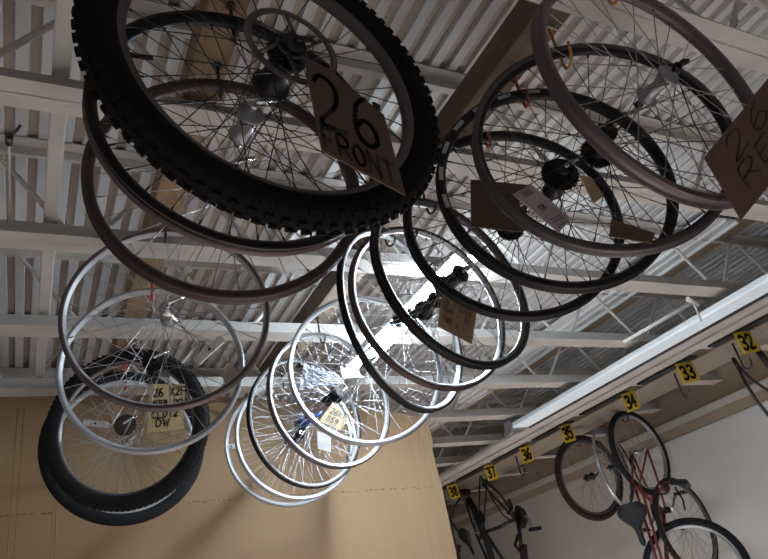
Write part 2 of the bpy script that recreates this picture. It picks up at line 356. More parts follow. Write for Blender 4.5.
def card_tag(name, pts, thick, m, label, cat, lines=(), frame=None, wid=.004, ink=M_INK, grp=None, string_to=None):
    """pts: 3-D outline (planar); lines already laid out in frame (O, EX, EY)."""
    o0 = sum((Vector(p) for p in pts), Vector()) / len(pts)
    root = empty(name, o0, label, cat, grp)
    n_ = (Vector(pts[1]) - Vector(pts[0])).cross(Vector(pts[2]) - Vector(pts[1])).normalized()
    if n_.dot(o0 - Vector((0, 0, H))) > 0: n_ = -n_         # towards the viewer side
    k_ = len(pts); b_ = MB()
    vs_ = [Vector(p) - o0 for p in pts] + [Vector(p) - o0 - n_ * thick for p in pts]
    b_.add(vs_, [tuple(range(k_)), tuple(range(2*k_-1, k_-1, -1))] + [(i, (i+1) % k_, k_+(i+1) % k_, k_+i) for i in range(k_)])
    b_.build('card', m, root)
    if lines:
        O_, EX, EY = frame; O_ = O_ - o0
        b_ = MB(); sg = 1 if EX.cross(EY).dot(n_) > 0 else -1
        write(b_, O_, EX, EY, lines, wid, .0010 * sg); b_.build('handwriting', ink, root)
    if string_to is not None:
        b_ = MB(); a = Vector(pts[0]) - o0; e = Vector(string_to) - o0
        b_.tube([a * .9, (a + e) / 2 + Vector((0, 0, -.008)), e], .0012, 6); b_.build('string', M_SPOKEB, root)
    return root

# number plates and hooks of the rail
PLY = [(2.43, '32'), (2.91, '33'), (3.46, '34'), (4.20, '35'), (4.78, '36'), (5.36, '37'), (6.08, '38')]
for Yk, num in PLY:
    tl = random.uniform(-.12, .12)
    sc = .925; wsc = 1 if num in ('32', '33') else .85 if num == '34' else .72
    c0 = Vector((3.896 * sc, Yk * sc, H + 1.2 * sc)); ex = Vector((.084, 0, .017 + tl * .05)) * sc * wsc; ey = Vector((-.004 + tl * .06, 0, .070)) * sc
    q = [c0 - ex - ey, c0 + ex - ey, c0 + ex + ey, c0 - ex + ey]
    O_ = q[0]; EX = q[1] - q[0]; EY = q[3] - q[0]
    card_tag('number_plate', q, .004, M_YELLOW, 'yellow plate numbered %s hanging from the bicycle hook rail' % num, 'sign',
             word(num, .10, .18, .34, .64, .22), (O_, EX, EY), .017, M_INK, 'yellow number plates on the hook rail')
    b = MB(); hx, hy_, hz = {'34': (4.005, 3.665, 1.142), '35': (3.797, 4.015, 1.075), '37': (3.79, 5.36, 1.12)}.get(num, (3.74, Yk * .985, 1.04))
    z0 = H + hz; r_ = .030; Yk = hy_
    pts = [(hx, hy_ + r_, H + 1.19), (hx, hy_ + r_, z0)] + [(hx, hy_ + r_ * math.cos(a), z0 - r_ * math.sin(a)) for a in [PI * t / 8 for t in range(1, 9)]] + [(hx, hy_ - r_, z0 + .02)]
    b.tube(pts, .0055, 8)
    o = b.build('wall_hook', M_BLKV if num != '33' else M_GREYALU); tag(o, 'J shaped bicycle hook on the rail beside the yellow plate %s' % num, 'hook', 'bicycle hooks along the numbered rail')

# ------------------------------------------------------------------ wheels
def rim_mesh(R, m_side, m_body, depth=.023, half=.0125, m_edge=None):
    b = MB()
    p = [(R, half), (R, half-.002), (R-.007, half-.0035), (R-.0095, half-.009)]
    p = p + [(r, -y) for r, y in reversed(p)]
    d = depth
    low = [(R-.012, -half), (R-d*.6, -half+.001), (R-d*.93, -half*.5), (R-d, 0)]
    low = low + [(r, -y) for r, y in reversed(low[:-1])]
    prof = p + low
    k_ = len(prof); mis = []
    for i in range(k_):
        a, c = prof[i], prof[(i+1) % k_]
        mis.append(2 if (m_edge and min(a[0], c[0]) > R - .0075 and a[1]*c[1] > 0 and abs(abs(a[1]) - abs(c[1])) > .0012) else 1 if i < 7 or abs(abs(a[1]) - half) < .0012 and abs(abs(c[1]) - half) < .0012 and a[1]*c[1] > 0 else 0)
    b.lathe(prof, 96, True, mis)
    return b, [m_body, m_side] + ([m_edge] if m_edge else [])
def tyre_mb(R, width=.026, bead=.272, knob=0, side_blocks=True):
    b = MB(); n_ = 16; prof = []
    rc = (R + bead) / 2; rr = (R - bead) / 2
    for i in range(n_):
        a = 2*PI*i/n_; prof.append((rc + rr * math.cos(a), width * math.sin(a) * (1 if abs(math.sin(a)) < 1 else 1)))
    b.lathe(prof, 96, True)
    if knob:
        for j in range(knob):
            for (yy, off, ln, dr, wd) in ((-.3, 0, .45, .006, .32), (.3, .5, .45, .006, .32), (-.82, .5, .5, .0045, .3), (.82, 0, .5, .0045, .3)):
                dr = dr if knob < 90 else dr * .5
                th = 2*PI*(j + off)/knob; al = math.asin(max(-1, min(1, yy)))
                r0 = rc + rr * math.cos(al); y0 = width * yy; dl = 2*PI/knob*ln
                nr, ny = math.cos(al), math.sin(al); tr, ty = -math.sin(al), math.cos(al)
                vs_ = []
                for h_ in (-.003, dr):
                    for sa, sb in ((-1,-1), (1,-1), (1,1), (-1,1)):
                        r_ = r0 + nr*h_ + tr*sb*wd*width*.5; y_ = y0 + ny*h_ + ty*sb*wd*width*.5; t_ = th + sa*dl/2
                        vs_.append((r_*math.cos(t_), y_, r_*math.sin(t_)))
                b.add(vs_, [(3,2,1,0), (4,5,6,7), (0,1,5,4), (1,2,6,5), (2,3,7,6), (3,0,4,7)])
    return b
SPM = {}
def spoke_mesh(R, side, dirn, m, fl, hy, n):
    key = (round(R, 3), side, dirn, m.name, fl, hy, n)
    if key in SPM: return SPM[key]
    b = MB(); a = dirn * math.radians(62)
    p0 = Vector((fl*math.cos(a), side*hy, fl*math.sin(a))); p1 = Vector((R-.021, side*.002, 0)); dd = (p1 - p0).normalized()
    b.tube([p0, p1 - dd*.014, p1 - dd*.012, p1], [.00105, .00105, .0020, .0020], 6)
    me = b.build('spoke', m).data
    o = bpy.data.objects[-1] if False else None
    for ob in list(C.objects):
        if ob.data == me: bpy.data.objects.remove(ob)
    SPM[key] = me; return me
def add_spokes(root, R, m, n=32, fl=.021, hy=.030, skip=0):
    for i in range(n):
        side = 1 if i % 2 else -1; dirn = 1 if (i // 2) % 2 else -1
        o = bpy.data.objects.new('spoke', spoke_mesh(R, side, dirn, m, fl, hy, n)); C.objects.link(o)
        o.parent = root; o.rotation_euler = (0, -2*PI*i/n, 0)
def hub(root, m, fl=.024, hy=.031, body=.013, skew=True, cassette=None, axle=.055, mskew=None):
    b = MB()
    b.lathe([(0.001, -hy-.012), (.010, -hy-.012), (.012, -hy-.003), (fl, -hy-.0025), (fl, -hy+.0015), (body*1.15, -hy+.008), (body, 0), (body*1.15, hy-.008), (fl, hy-.0015), (fl, hy+.0025), (.012, hy+.003), (.010, hy+.012), (.001, hy+.012)], 28, False)
    b.build('hub_shell', m, root)
    b = MB(); b.tube([(0, -axle, 0), (0, axle, 0)], .0045, 10); b.tube([(0, -axle-.004, 0), (0, -axle+.006, 0)], .009, 10); b.tube([(0, axle-.006, 0), (0, axle+.004, 0)], .009, 10)
    b.build('axle', mskew or M_CHROME, root)
    if skew:
        b = MB(); b.tube([(0, -axle-.006, 0), (.004, -axle-.012, 0), (.03, -axle-.006, .016), (.046, -axle+.004, .026)], [.005, .007, .0045, .004], 8); b.build('quick_release', mskew or M_CHROME, root)
    if cassette:
        sgn, rmax, m2 = cassette; b = MB()
        for i in range(7):
            y0 = sgn * (hy + .006 + i * .0042); r_ = rmax - i * (rmax - .024) / 7; nt_ = int(r_ * 620)
            pr_ = []
            for q_ in range(nt_ * 2):
                a = PI * q_ / nt_; rr_ = r_ if q_ % 2 else r_ - .004; pr_.append((rr_*math.cos(a), rr_*math.sin(a)))
            k_ = len(pr_); vs_ = [(a_, y0, c_) for a_, c_ in pr_] + [(a_, y0 + .0022, c_) for a_, c_ in pr_]
            b.add(vs_, [tuple(range(k_)), tuple(range(2*k_-1, k_-1, -1))] + [(i_, (i_+1) % k_, k_+(i_+1) % k_, k_+i_) for i_ in range(k_)])
        b.tube([(0, sgn*(hy+.004), 0), (0, sgn*(hy+.038), 0)], .019, 18)
        b.build('cassette', m2, root)
def rotor(root, y, r=.080):
    b = MB(); n_ = 60
    b.lathe([(r-.013, y), (r, y), (r, y+.002), (r-.013, y+.002)], 60, True)
    for k_ in range(12):
        a = 2*PI*k_/12
        for da in (0,):
            b.box((-.003, y, 0), (.003, y+.002, .013), 0, Matrix.Rotation(a + .26, 3, 'Y'), None)
    for k_ in range(6):
        a = 2*PI*k_/6; p0 = Vector((.022*math.cos(a), y+.001, .022*math.sin(a))); p1 = Vector(((r-.013)*math.cos(a+.55), y+.001, (r-.013)*math.sin(a+.55)))
        b.tube([p0, (p0+p1)/2, p1], [.005, .003, .004], 6)
    b.lathe([(.016, y-.001), (.028, y-.001), (.028, y+.003), (.016, y+.003)], 30, True)
    b.build('brake_rotor', M_GREYALU, root)
def reflector(root, R, ang, rad, y=.006, m=None, ln=.045, tang=False):
    b = MB(); rot = Matrix.Rotation(-ang, 3, 'Y'); n_ = 10; pr_ = []
    for i in range(n_+1): a = -PI/2 + PI*i/n_; pr_.append((ln + .011*math.cos(a)*.6, .012*math.sin(a)))
    for i in range(n_+1): a = PI/2 + PI*i/n_; pr_.append((-ln + .011*math.cos(a)*.6, .012*math.sin(a)))
    if tang: pr_ = [(c_, a) for a, c_ in pr_]
    k_ = len(pr_); vs_ = [Vector((rad + a, y - .005, c_)) for a, c_ in pr_] + [Vector((rad + a, y + .004, c_)) for a, c_ in pr_]
    vs_ = [rot @ v for v in vs_]
    b.add(vs_, [tuple(range(k_)), tuple(range(2*k_-1, k_-1, -1))] + [(i, (i+1) % k_, k_+(i+1) % k_, k_+i) for i in range(k_)])
    b.build('reflector', m or M_REFL, root)
    b = MB(); b.tube([rot @ Vector((rad, y+.004, 0)), rot @ Vector((rad, y-.008, 0))], .004, 10); b.build('reflector_screw', M_BLACK, root)
def valve(root, R, ang):
    b = MB(); rot = Matrix.Rotation(-ang, 3, 'Y')
    b.tube([rot @ Vector((R-.02, 0, 0)), rot @ Vector((R-.045, 0, 0)), rot @ Vector((R-.047, 0, 0)), rot @ Vector((R-.062, 0, 0))], [.003, .003, .0042, .004], 8); b.build('valve', M_BLACK, root)
def stickers(root, R, n_, m, y, a0=0, span=2*PI, ln=.030, wd=.009):
    for k_ in range(n_):
        b = MB(); a = a0 + span*k_/n_; q = []
        for t in range(5):
            th = a + ln/R*(t/4-.5)
            for r_ in (R-.0155-wd*.0, R-.0155+wd): q.append((r_*math.cos(th), y, r_*math.sin(th)))
        vs_ = q + [(p_[0], y*1.06, p_[2]) for p_ in q]; k2 = len(q)
        fs = [(2*t, 2*t+1, 2*t+3, 2*t+2) for t in range(4)] + [(k2+2*t+2, k2+2*t+3, k2+2*t+1, k2+2*t) for t in range(4)]
        b.add(vs_, fs); b.build('rim_sticker', m, root)
def wheel(cx, cy, cz, az, el, label, R=.286, side=M_ALU, body=M_ALU, spokes=M_SPOKE, hubm=M_ALU, depth=.023, half=.0125, tyre=None, n=32,
          group='loose bicycle wheels hanging from the pine boards', hubkw=None, roll=0, fl=.024, skip_hub=False, edge=None):
    """az/el: direction the axle's near end points, measured from -Y."""
    a, e = math.radians(az), math.radians(el)
    nrm = Vector((math.sin(a)*math.cos(e), -math.cos(a)*math.cos(e), math.sin(e)))   # local -Y
    yv = -nrm; zv = (Vector((0,0,1)) - yv * yv.z).normalized(); xv = yv.cross(zv)
    rot = Matrix((xv, yv, zv)).transposed() @ Matrix.Rotation(roll, 3, 'Y')
    mt = Matrix.Translation((cx, cy, cz + H)) @ rot.to_4x4()
    root = empty('bicycle_wheel', None, label, 'wheel', group, mtx=mt)
    rb, ms = rim_mesh(R, side, body, depth, half, edge); rb.build('rim', ms, root)
    if tyre:
        tyre(root, R)
    add_spokes(root, R, spokes, n, fl - .003)
    kw = dict(fl=fl); kw.update(hubkw or {}); hub(root, hubm, **kw)
    return root
def T(Rt, width, mt_, knob=0, bead=None):
    def fn(root, R):
        tyre_mb(Rt, width, bead or R - .008, knob).build('tyre', mt_, root)
    return fn
def board_hook(x, y, ztop, m, label, twist=0, zb=1.263, rad=.017):
    """J hook screwed into the board, the rim's inner face resting in it (ztop = inner top of rim, relative to camera)."""
    b = MB(); r = rad
    pts = [Vector((0, r + .002, zb - ztop + .02)), Vector((0, r + .002, .012))] + [Vector((0, r*math.cos(a), -.002 - r*.8*math.sin(a) + .004)) for a in [PI*t/8 for t in range(9)]] + [Vector((0, -r - .004, .016))]
    rz = Matrix.Rotation(twist, 3, 'Z'); b.tube([rz @ p for p in pts], .0040, 8)
    b.tube([rz @ Vector((0, r+.002, zb-ztop+.001)), rz @ Vector((0, r+.002, zb-ztop-.003))], .011, 12)
    o = b.build('hanging_hook', m, loc=(x, y, ztop + H - .006)); return tag(o, label, 'hook', 'coated hooks holding the loose wheels')

Wh = {}
RM = .286
Wh[1] = wheel(.349, .808, .908, 5.2, -.5, 'big wheel with black knobby tyre and disc rotor, nearest in the left row', R=.286, side=M_GREYALU, body=M_GREYALU, spokes=M_SPOKEB, hubm=M_BLACK,
              depth=.028, half=.014, tyre=T(.331, .029, M_RUBBER, 76, .270), hubkw=dict(cassette=(-1, .038, M_BLACK), body=.024, mskew=M_BLACK, axle=.066, hy=.036), fl=.036)
rotor(Wh[1], -.062, .086); valve(Wh[1], RM, math.radians(193)); 
Wh[2] = wheel(.327, .948, .901, 1.0, -.4, 'bare black rim wheel with thin silver brake track, second in the left row', side=M_BLACK, body=M_BLACK, edge=M_ROSE, spokes=M_SPOKEB, hubm=M_ALU, hubkw=dict(body=.018, mskew=M_CHROME), fl=.026)
Wh[3] = wheel(.337, 1.121, .896, -6.9, .2, 'bare bronze grey rim wheel, third in the left row behind the black rim', side=M_BRONZE, body=M_BRONZE, hubm=M_ALU)
Wh[4] = wheel(.322, 1.771, .914, -12.7, .2, 'bare silver rim wheel with pale reflector, in the left row with a buff tag', depth=.0185, half=.0105, side=M_ROSE, body=M_ALUW, hubm=M_CHROME, hubkw=dict(mskew=M_CHROME))
reflector(Wh[4], RM, math.radians(-48), .16, tang=True)
Wh[5] = wheel(.332, 2.104, .896, -11, 1.0, 'bare matt silver rim wheel in front of the two far tyred wheels', depth=.0185, half=.0105, side=M_ALUW, body=M_ALUW, hubm=M_BLACK, hubkw=dict(cassette=(-1, .036, M_BLACK)))
Wh[6] = wheel(.337, 2.800, .929, -23.0, -6.0, 'tyred wheel with silver spokes, in front of the last wheel of the left row', R=.274, side=M_GREYALU, body=M_ALU, depth=.017, half=.011, hubm=M_CHROME, tyre=T(.324, .022, M_RUBBERW, 92, .264), hubkw=dict(cassette=(-1, .045, M_GREYALU)))
reflector(Wh[6], .274, math.radians(165), .13)
Wh[7] = wheel(.355, 3.022, .924, 2.2, .4, 'tyred wheel hanging last in the left row, closest to the cardboard', R=.292, side=M_ALUW, body=M_ALUW, hubm=M_ALU, tyre=T(.337, .020, M_RUBBERW, 0, .284))
stickers(Wh[7], .292, 2, M_PAPER, -.0135, -.35, .5, .06, .014)
Wh[8] = wheel(1.083, 3.0, .893, -12, 0.5, 'thin pale rim wheel hanging last in the middle row, closest to the cardboard', R=.299, side=M_ALUW, body=M_ALUW, depth=.0185, half=.0105)
reflector(Wh[8], .299, math.radians(178), .27, m=M_REFL, ln=.03)
Wh[9] = wheel(1.071, 2.857, .874, -.8, .3, 'white silver rim wheel, second from the cardboard in the middle row', depth=.0185, half=.0105, side=M_ALUW, body=M_ALUW, hubm=M_BLACK)
Wh[10] = wheel(1.049, 2.662, .881, 13.1, -3.2, 'black sided rim wheel with blue and black hub, low in the middle row', depth=.0185, half=.0105, side=M_BLACK, body=M_ALUW, hubm=M_BLUE, hubkw=dict(cassette=(1, .034, M_BLACK), body=.018, mskew=M_BLUE))
Wh[11] = wheel(1.066, 2.408, .887, 10.5, -.7, 'silver rim wheel with black edge and black hub, middle row before the blue hub', depth=.0185, half=.0105, side=M_GREYALU, body=M_ALUW, hubm=M_BLACK, hubkw=dict(body=.020, cassette=(-1, .034, M_BLACK)))
Wh[12] = wheel(1.065, 2.054, .871, -13.1, -1.8, 'all silver rim wheel with bright spokes, in the middle row below the lamp', depth=.0185, half=.0105, side=M_ALU, body=M_ALUW, hubm=M_CHROME, n=36)
Wh[13] = wheel(1.063, 1.722, .904, 25.6, -2.0, 'wheel turned sideways with black outer edge and silver inside, left of the lamp', R=.317, depth=.0185, half=.0105, side=M_BLACK, body=M_ALUW, hubm=M_BLACK, hubkw=dict(mskew=M_BLUE))
valve(Wh[13], .317, math.radians(215))
Wh[14] = wheel(1.087, 1.593, .888, 5.0, .2, 'bronze brown rim wheel hanging across the glare of the lamp', depth=.0185, half=.0105, side=M_BRONZE, body=M_ALU, hubm=M_BLACK, hubkw=dict(body=.02, cassette=(1, .035, M_BLACK)), fl=.028)
Wh[15] = wheel(1.062, 1.409, .874, 10.7, 3.5, 'black rim wheel in front of the lamp with a brown card behind it', side=M_BLACK, body=M_GREYALU, hubm=M_BLACK, hubkw=dict(body=.02, cassette=(1, .038, M_BLACK)), fl=.028)
Wh[16] = wheel(1.077, 1.12, .888, -22.9, -.5, 'black rim wheel, fourth in the middle row, its top over a square brown card', side=M_BLACK, body=M_BLACK, spokes=M_SPOKEB, hubm=M_BLACK, hubkw=dict(body=.017, cassette=(1, .040, M_BLACK)))
Wh[17] = wheel(1.072, .94, .869, -22.9, -1.2, 'black rim wheel with grey rim stickers, third in the middle row', side=M_BLACK, body=M_BLACK, spokes=M_SPOKEB, hubm=M_BLACK, half=.014, hubkw=dict(body=.020, cassette=(-1, .046, M_BLACK)))
stickers(Wh[17], RM, 8, M_STICK, -.0143, math.radians(70), math.radians(130), .038, .010)
Wh[18] = wheel(1.078, .781, .866, -27.5, -.2, 'large dark grey rim wheel with pink white ticket, second in the middle row', side=M_GREYALU, body=M_BLACK, spokes=M_SPOKEB, hubm=M_BLACK, hubkw=dict(body=.016, cassette=(1, .042, M_BLACK), mskew=M_BLACK))
Wh[19] = wheel(1.069, .609, .863, -2.1, -1.5, 'rose grey rim wheel cut by the top of the picture, nearest in the middle row', side=M_ROSE, body=M_ROSE, spokes=M_SPOKE, hubm=M_ALU, half=.014, hubkw=dict(mskew=M_BLACK))
cols = {1: (M_BLKV, 'black'), 2: (M_BLKV, 'black'), 3: (M_BLKV, 'black'), 4: (M_BLKV, 'black'), 5: (M_REDV, 'red'), 6: (M_REDV, 'red'), 7: (M_REDV, 'red'), 12: (M_BLKV, 'black'), 18: (M_ORANGE, 'orange'), 19: (M_ORANGE, 'orange'), 16: (M_REDV, 'red'), 17: (M_REDV, 'red'), 15: (M_BLKV, 'black')}
desc = {1: 'nearest knobby tyred wheel', 2: 'black rim wheel with silver track in the left row', 3: 'bronze grey rim wheel in the left row', 4: 'silver wheel with the pale reflector', 5: 'matt silver rim wheel of the left row',
        6: 'front one of the two far tyred wheels', 7: 'tyred wheel closest to the cardboard', 8: 'last pale rim wheel of the middle row', 9: 'white silver wheel second from the cardboard', 10: 'blue hubbed wheel',
        11: 'silver wheel with black hub of the middle row', 12: 'all silver wheel below the lamp', 13: 'sideways turned wheel left of the lamp', 14: 'bronze brown rim wheel at the lamp', 15: 'black rim wheel in front of the lamp',
        16: 'fourth black rim wheel of the middle row', 17: 'black wheel with rim stickers', 18: 'large dark grey rim wheel', 19: 'rose grey rim wheel at the top edge'}
RR = {1: (.286, .028), 6: (.274, .023), 7: (.292, .023), 8: (.299, .02), 13: (.317, .023)}
for i, wobj in Wh.items():
    m_, cn = cols.get(i, (M_BLKV, 'black')); R_, dp = RR.get(i, (.286, .023))
    L = wobj.matrix_world.translation if False else None
    loc = wobj.matrix_basis.translation; zt = (wobj.matrix_basis @ Vector((0, 0, R_ - dp)))
    az_ = math.atan2(wobj.matrix_basis.col[0].y, wobj.matrix_basis.col[0].x)
    board_hook(zt.x, zt.y, zt.z - H, m_, '%s coated hook holding the %s' % (cn, desc[i]), twist=az_, zb=1.263 if i != 19 else 1.20, rad=.03 if i == 18 else .017)

# ------------------------------------------------------------------ tags hanging on the wheels
def quad(px, Y): return [at(x, y, Y) for x, y in px]
Yt = .722
fr = (at(322, 151, Yt), at(406, 196, Yt) - at(322, 151, Yt), at(305, 62, Yt) - at(322, 151, Yt))
chars = [('2', .05, .34, .34, .58), ('6', .50, .36, .32, .58), ('"', .84, .78, .12, .18)] + [c_ + (.0048,) for c_ in word('FRONT', .04, .07, .15, .22, .22)]
card_tag('cardboard_tag', quad([(305,62),(327,67),(384,115),(406,195),(322,150)], Yt), .003, M_TAG, 'dark brown cardboard tag reading 26" FRONT on the big knobby wheel', 'tag', chars, fr, .0085, M_INK, None, at(291, 62, .745))
Yt = .535
fr = (at(742, 219, Yt), (at(770, 76, Yt) - at(705, 157, Yt)) * 1.0, at(705, 157, Yt) - at(742, 219, Yt))
chars = [('2', .20, .56, .20, .36), ('6', .50, .54, .24, .40), ('"', .80, .72, .16, .22)] + word('REAR', .16, .16, .20, .30, .20)
card_tag('cardboard_tag', quad([(705,157),(770,76),(812,132),(742,219)], Yt), .003, M_TAGRED, 'reddish brown cardboard tag reading 26" REAR at the right edge', 'tag', chars, fr, .0030, M_INK, None, at(680, 84, .56))
card_tag('cardboard_tag', quad([(471,179.5),(531,185),(523,232),(471.5,226)], 1.06), .003, M_TAG, 'plain square dark brown card among the black rims of the middle row', 'tag', string_to=at(515, 222, 1.09))
Yt = .725
fr = (at(524, 222, Yt), at(559, 233, Yt) - at(513, 194, Yt), at(531, 185, Yt) - at(513, 194, Yt))
fr = (at(513, 194, Yt), at(559, 233, Yt) - at(513, 194, Yt), at(531, 185, Yt) - at(513, 194, Yt))
card_tag('price_ticket', quad([(513,194),(531,184),(571,218),(559,233)], Yt), .0012, M_PINK, 'pinkish white paper ticket on the large dark grey rim wheel', 'ticket', word('IIII', .02, .25, .03, .5, .3) + word('IV-0', .70, .2, .05, .6, .3) + word('25', .40, .3, .05, .3, .3), fr, .0012, M_INKSOFT, None, at(548, 208, .75))
card_tag('cardboard_tag', quad([(612,219),(655,233),(652,243),(610,236)], .75), .003, M_TAG, 'small dark brown card strip low on the large dark grey rim', 'tag')
card_tag('cardboard_tag', quad([(580,175),(591,177),(604,196),(594,203)], .80), .003, M_TAGTAN, 'small tan card beside the black cassette of the stickered wheel', 'tag')
Yt = 1.36
fr = (at(438, 326, Yt), at(472, 344, Yt) - at(438, 326, Yt), at(442, 292, Yt) - at(438, 326, Yt))
lines = word('26 X 5/25', .08, .72, .075, .14) + word('559 - 21', .08, .48, .085, .14) + word('700 C L', .08, .22, .085, .14)
card_tag('cardboard_tag', quad([(442,292),(477,310),(472,344),(438,326)], Yt), .003, mat('mid_brown_card', (.33, .22, .13), .85, 0, .2, 30), 'brown card with faint writing in front of the lamp', 'tag', lines, fr, .0022, M_INKSOFT, None, at(458, 285, 1.40))
Yt = 2.25
fr = (at(147, 433, Yt), at(184, 429, Yt) - at(147, 433, Yt), at(150, 384, Yt) - at(147, 433, Yt))
lines = word('26 X2F', .10, .72, .125, .17) + word('559 20', .12, .52, .11, .11) + word('CLD12', .10, .28, .12, .14) + word('DW', .22, .10, .16, .15)
card_tag('cardboard_tag', quad([(150,384),(185,384),(184,429),(147,433)], Yt), .003, M_TAGTAN, 'tan card with handwritten sizes beside the far tyred wheels', 'tag', lines, fr, .0045, M_INK, None, at(160, 366, 2.15))
bq = quad([(304,363),(336,374),(343,384),(299,390)], 2.34); bo = sum(bq, Vector())/4
bagr = empty('plastic_bag', bo, 'crumpled bluish plastic bag hanging among the middle wheels', 'bag'); b = MB(); vs = []; NB = 14; rg = random.Random(3)
for sd in (0, 1):
    for i in range(NB + 1):
        for jx in range(NB + 1):
            u_, v_ = jx/NB, i/NB; p_ = (bq[0]*(1-u_) + bq[1]*u_)*(1-v_) + (bq[3]*(1-u_) + bq[2]*u_)*v_
            th_ = .012 * math.sin(PI*min(1, max(0, u_))) * math.sin(PI*v_) + .001
            vs.append(p_ - bo + Vector((rg.uniform(-.003, .003), (-th_ if sd == 0 else th_) + rg.uniform(-.005, .005), rg.uniform(-.003, .003))))
nn = (NB + 1)
for sd in (0, 1):
    o_ = sd * nn * nn
    fs_ = [(o_+i*nn+jx, o_+i*nn+jx+1, o_+(i+1)*nn+jx+1, o_+(i+1)*nn+jx) for i in range(NB) for jx in range(NB)]
    b.f += [list(q) for q in fs_]; b.m += [0]*len(fs_); b.s += [False]*len(fs_)
for i in range(NB):
    for a_, b2 in ((i, i+1), (NB*nn+i, NB*nn+i+1), (i*nn, (i+1)*nn), (i*nn+NB, (i+1)*nn+NB)):
        b.f.append([a_, b2, b2 + nn*nn, a_ + nn*nn]); b.m.append(0); b.s.append(False)
b.v = [tuple(q) for q in vs]
b.build('bag_film', mat('thin_plastic', (.50, .54, .63), .25, 0, .25, 14, .3), bagr)
b = MB(); b.tube([bq[0]*.6 + bq[1]*.4 - bo, bq[0]*.5 + bq[1]*.5 - bo + Vector((0, .03, .05))], .003, 6); b.build('bag_tie', M_BLKV, bagr)
Yt = 2.33
fr = (at(319, 420, Yt), at(341, 431, Yt) - at(319, 420, Yt), at(333, 402, Yt) - at(319, 420, Yt))
card_tag('cardboard_tag', quad([(333,402),(348,419),(341,431),(319,421)], Yt), .003, M_TAGPALE, 'pale buff card with pencilled writing above the white slip', 'tag', word('26X1', .15, .5, .14, .25) + word('559', .2, .15, .14, .22), fr, .0025, M_INKSOFT)
card_tag('paper_slip', quad([(317,431),(331,435),(331,452),(318,449)], 2.34), .0012, M_PAPER, 'small white paper slip below the buff card', 'paper')
card_tag('paper_tag', quad([(223,367),(226,363),(232,363),(236,369),(236,384),(224,384)], 1.75), .0015, mat('buff_paper', (.56, .48, .40), .85), 'small buff shipping tag at the right side of the silver left wheel', 'tag', string_to=at(229, 352, 1.75))

# ------------------------------------------------------------------ wall wheels and bicycles
w20 = wheel(3.797, 4.009, .80, -1.1, -4.4, 'dark brown tyred wheel hanging on the rail hook by plate 35', R=.28, side=M_GREYALU, body=M_GREYALU, hubm=M_BLACK, tyre=T(.32, .018, M_RUBBERB, 0, .272), group=None, hubkw=dict(body=.018, mskew=M_BLACK, axle=.065), fl=.028)
rimw = wheel(3.92, 3.86, .83, 26, 0, 'thin silver bare wheel between the two tyred wheels on the right wall', R=.30, side=M_ALU, body=M_GREYALU, hubm=M_BLACK, group=None)
w23 = wheel(3.98, 3.455, .310, 10, 0, 'narrow wheel with brown tyre hanging in front of the red bicycle', R=.30, side=M_GREYALU, body=M_GREYALU, hubm=M_BLACK, tyre=T(.325, .015, M_RUBBERB, 0, .292), group=None)

def bike_frame(root, base, U, F, pts, tubes):
    def Wp(f_, u_, s_=0):
        S_ = F.cross(U); return F * f_ + U * u_ + S_ * s_
    for nm, m_, r_, path in tubes:
        b_ = MB(); b_.tube([Wp(*p_) for p_ in path], r_, 10); b_.build(nm, m_, root)
    return Wp
def bike_wheel(root, c, Sdir, Rt, R, mt_, side, sp):
    """wheel as a part of a bicycle: empty axle frame replaced by mesh parts carrying the matrix"""
    yv = Sdir.normalized(); zv = (Vector((0,0,1)) - yv*yv.z).normalized(); xv = yv.cross(zv)
    mt = Matrix.Translation(c) @ Matrix((xv, yv, zv)).transposed().to_4x4()
    rb, ms = rim_mesh(R, side, side, .022, .0125)
    o = rb.build('wheel', ms, root); o.matrix_local = mt
    tyre_mb(Rt, .020, R - .008, 0).build('tyre', mt_, o)
    add_spokes(o, R, sp, 32, .020); hub(o, M_CHROME, fl=.024)
    return o
# red bicycle, hung by its rear wheel, plate 34
H0 = Vector((4.025, 3.662, .877 + H))
rb = empty('bicycle', H0, 'red bicycle hanging nose down from the rail hook by plate 34', 'bicycle')
az = math.radians(25); U = Vector((-math.cos(az), -math.sin(az), 0)); F = Vector((0, 0, -1)); S = F.cross(U)
a8 = math.radians(8.2); SW = Vector((math.sin(a8), -math.cos(a8), 0))
bike_wheel(rb, Vector((0,0,0)), SW, .32, .285, M_RUBBERW, M_ALU, M_SPOKE)
bike_wheel(rb, at(697, 572, 3.40) - H0, Vector((.80, .58, -.1)), .335, .29, M_RUBBERW, M_ALU, M_SPOKE)
def P3(f_, u_, s_=0): return F * f_ + U * u_ + S * s_
def part(nm, m_, path, r_, n_=10, parent=rb):
    b_ = MB(); b_.tube(path, r_, n_); return b_.build(nm, m_, parent)
for s_ in (-.06, .06):
    part('chain_stay', M_RED, [P3(0, 0, s_), P3(.22, -.02, s_*.8), P3(.41, -.04, s_*.4)], .008)
    part('seat_stay', M_RED, [P3(0, 0, s_), P3(.26, .33, s_*.4)], .007)
    part('top_tube', M_RED, [P3(.25, .30, s_*.35), P3(.86, .40, s_*.25)], .009)
    part('fork_blade', M_CHROME, [P3(.88, .30, s_*.5), P3(.90, .10, s_), P3(.90, 0, s_)], .009)
part('seat_tube', M_RED, [P3(.43, -.05), P3(.26, .38)], .014)
part('down_tube', M_RED, [P3(.43, -.05), P3(.87, .34)], .015)
part('head_tube', M_RED, [P3(.86, .44), P3(.885, .30)], .018)
part('seat_post', M_BLKPAINT, [P3(.26, .38), P3(.36, .52)], .012)
part('bottom_bracket', M_BLACK, [P3(.43, -.05, -.05), P3(.43, -.05, .05)], .022, 14)
b = MB(); 
pr_ = []
for q_ in range(88):
    a = PI*q_/44; r_ = .085 if q_ % 2 else .081; pr_.append((r_*math.cos(a), r_*math.sin(a)))
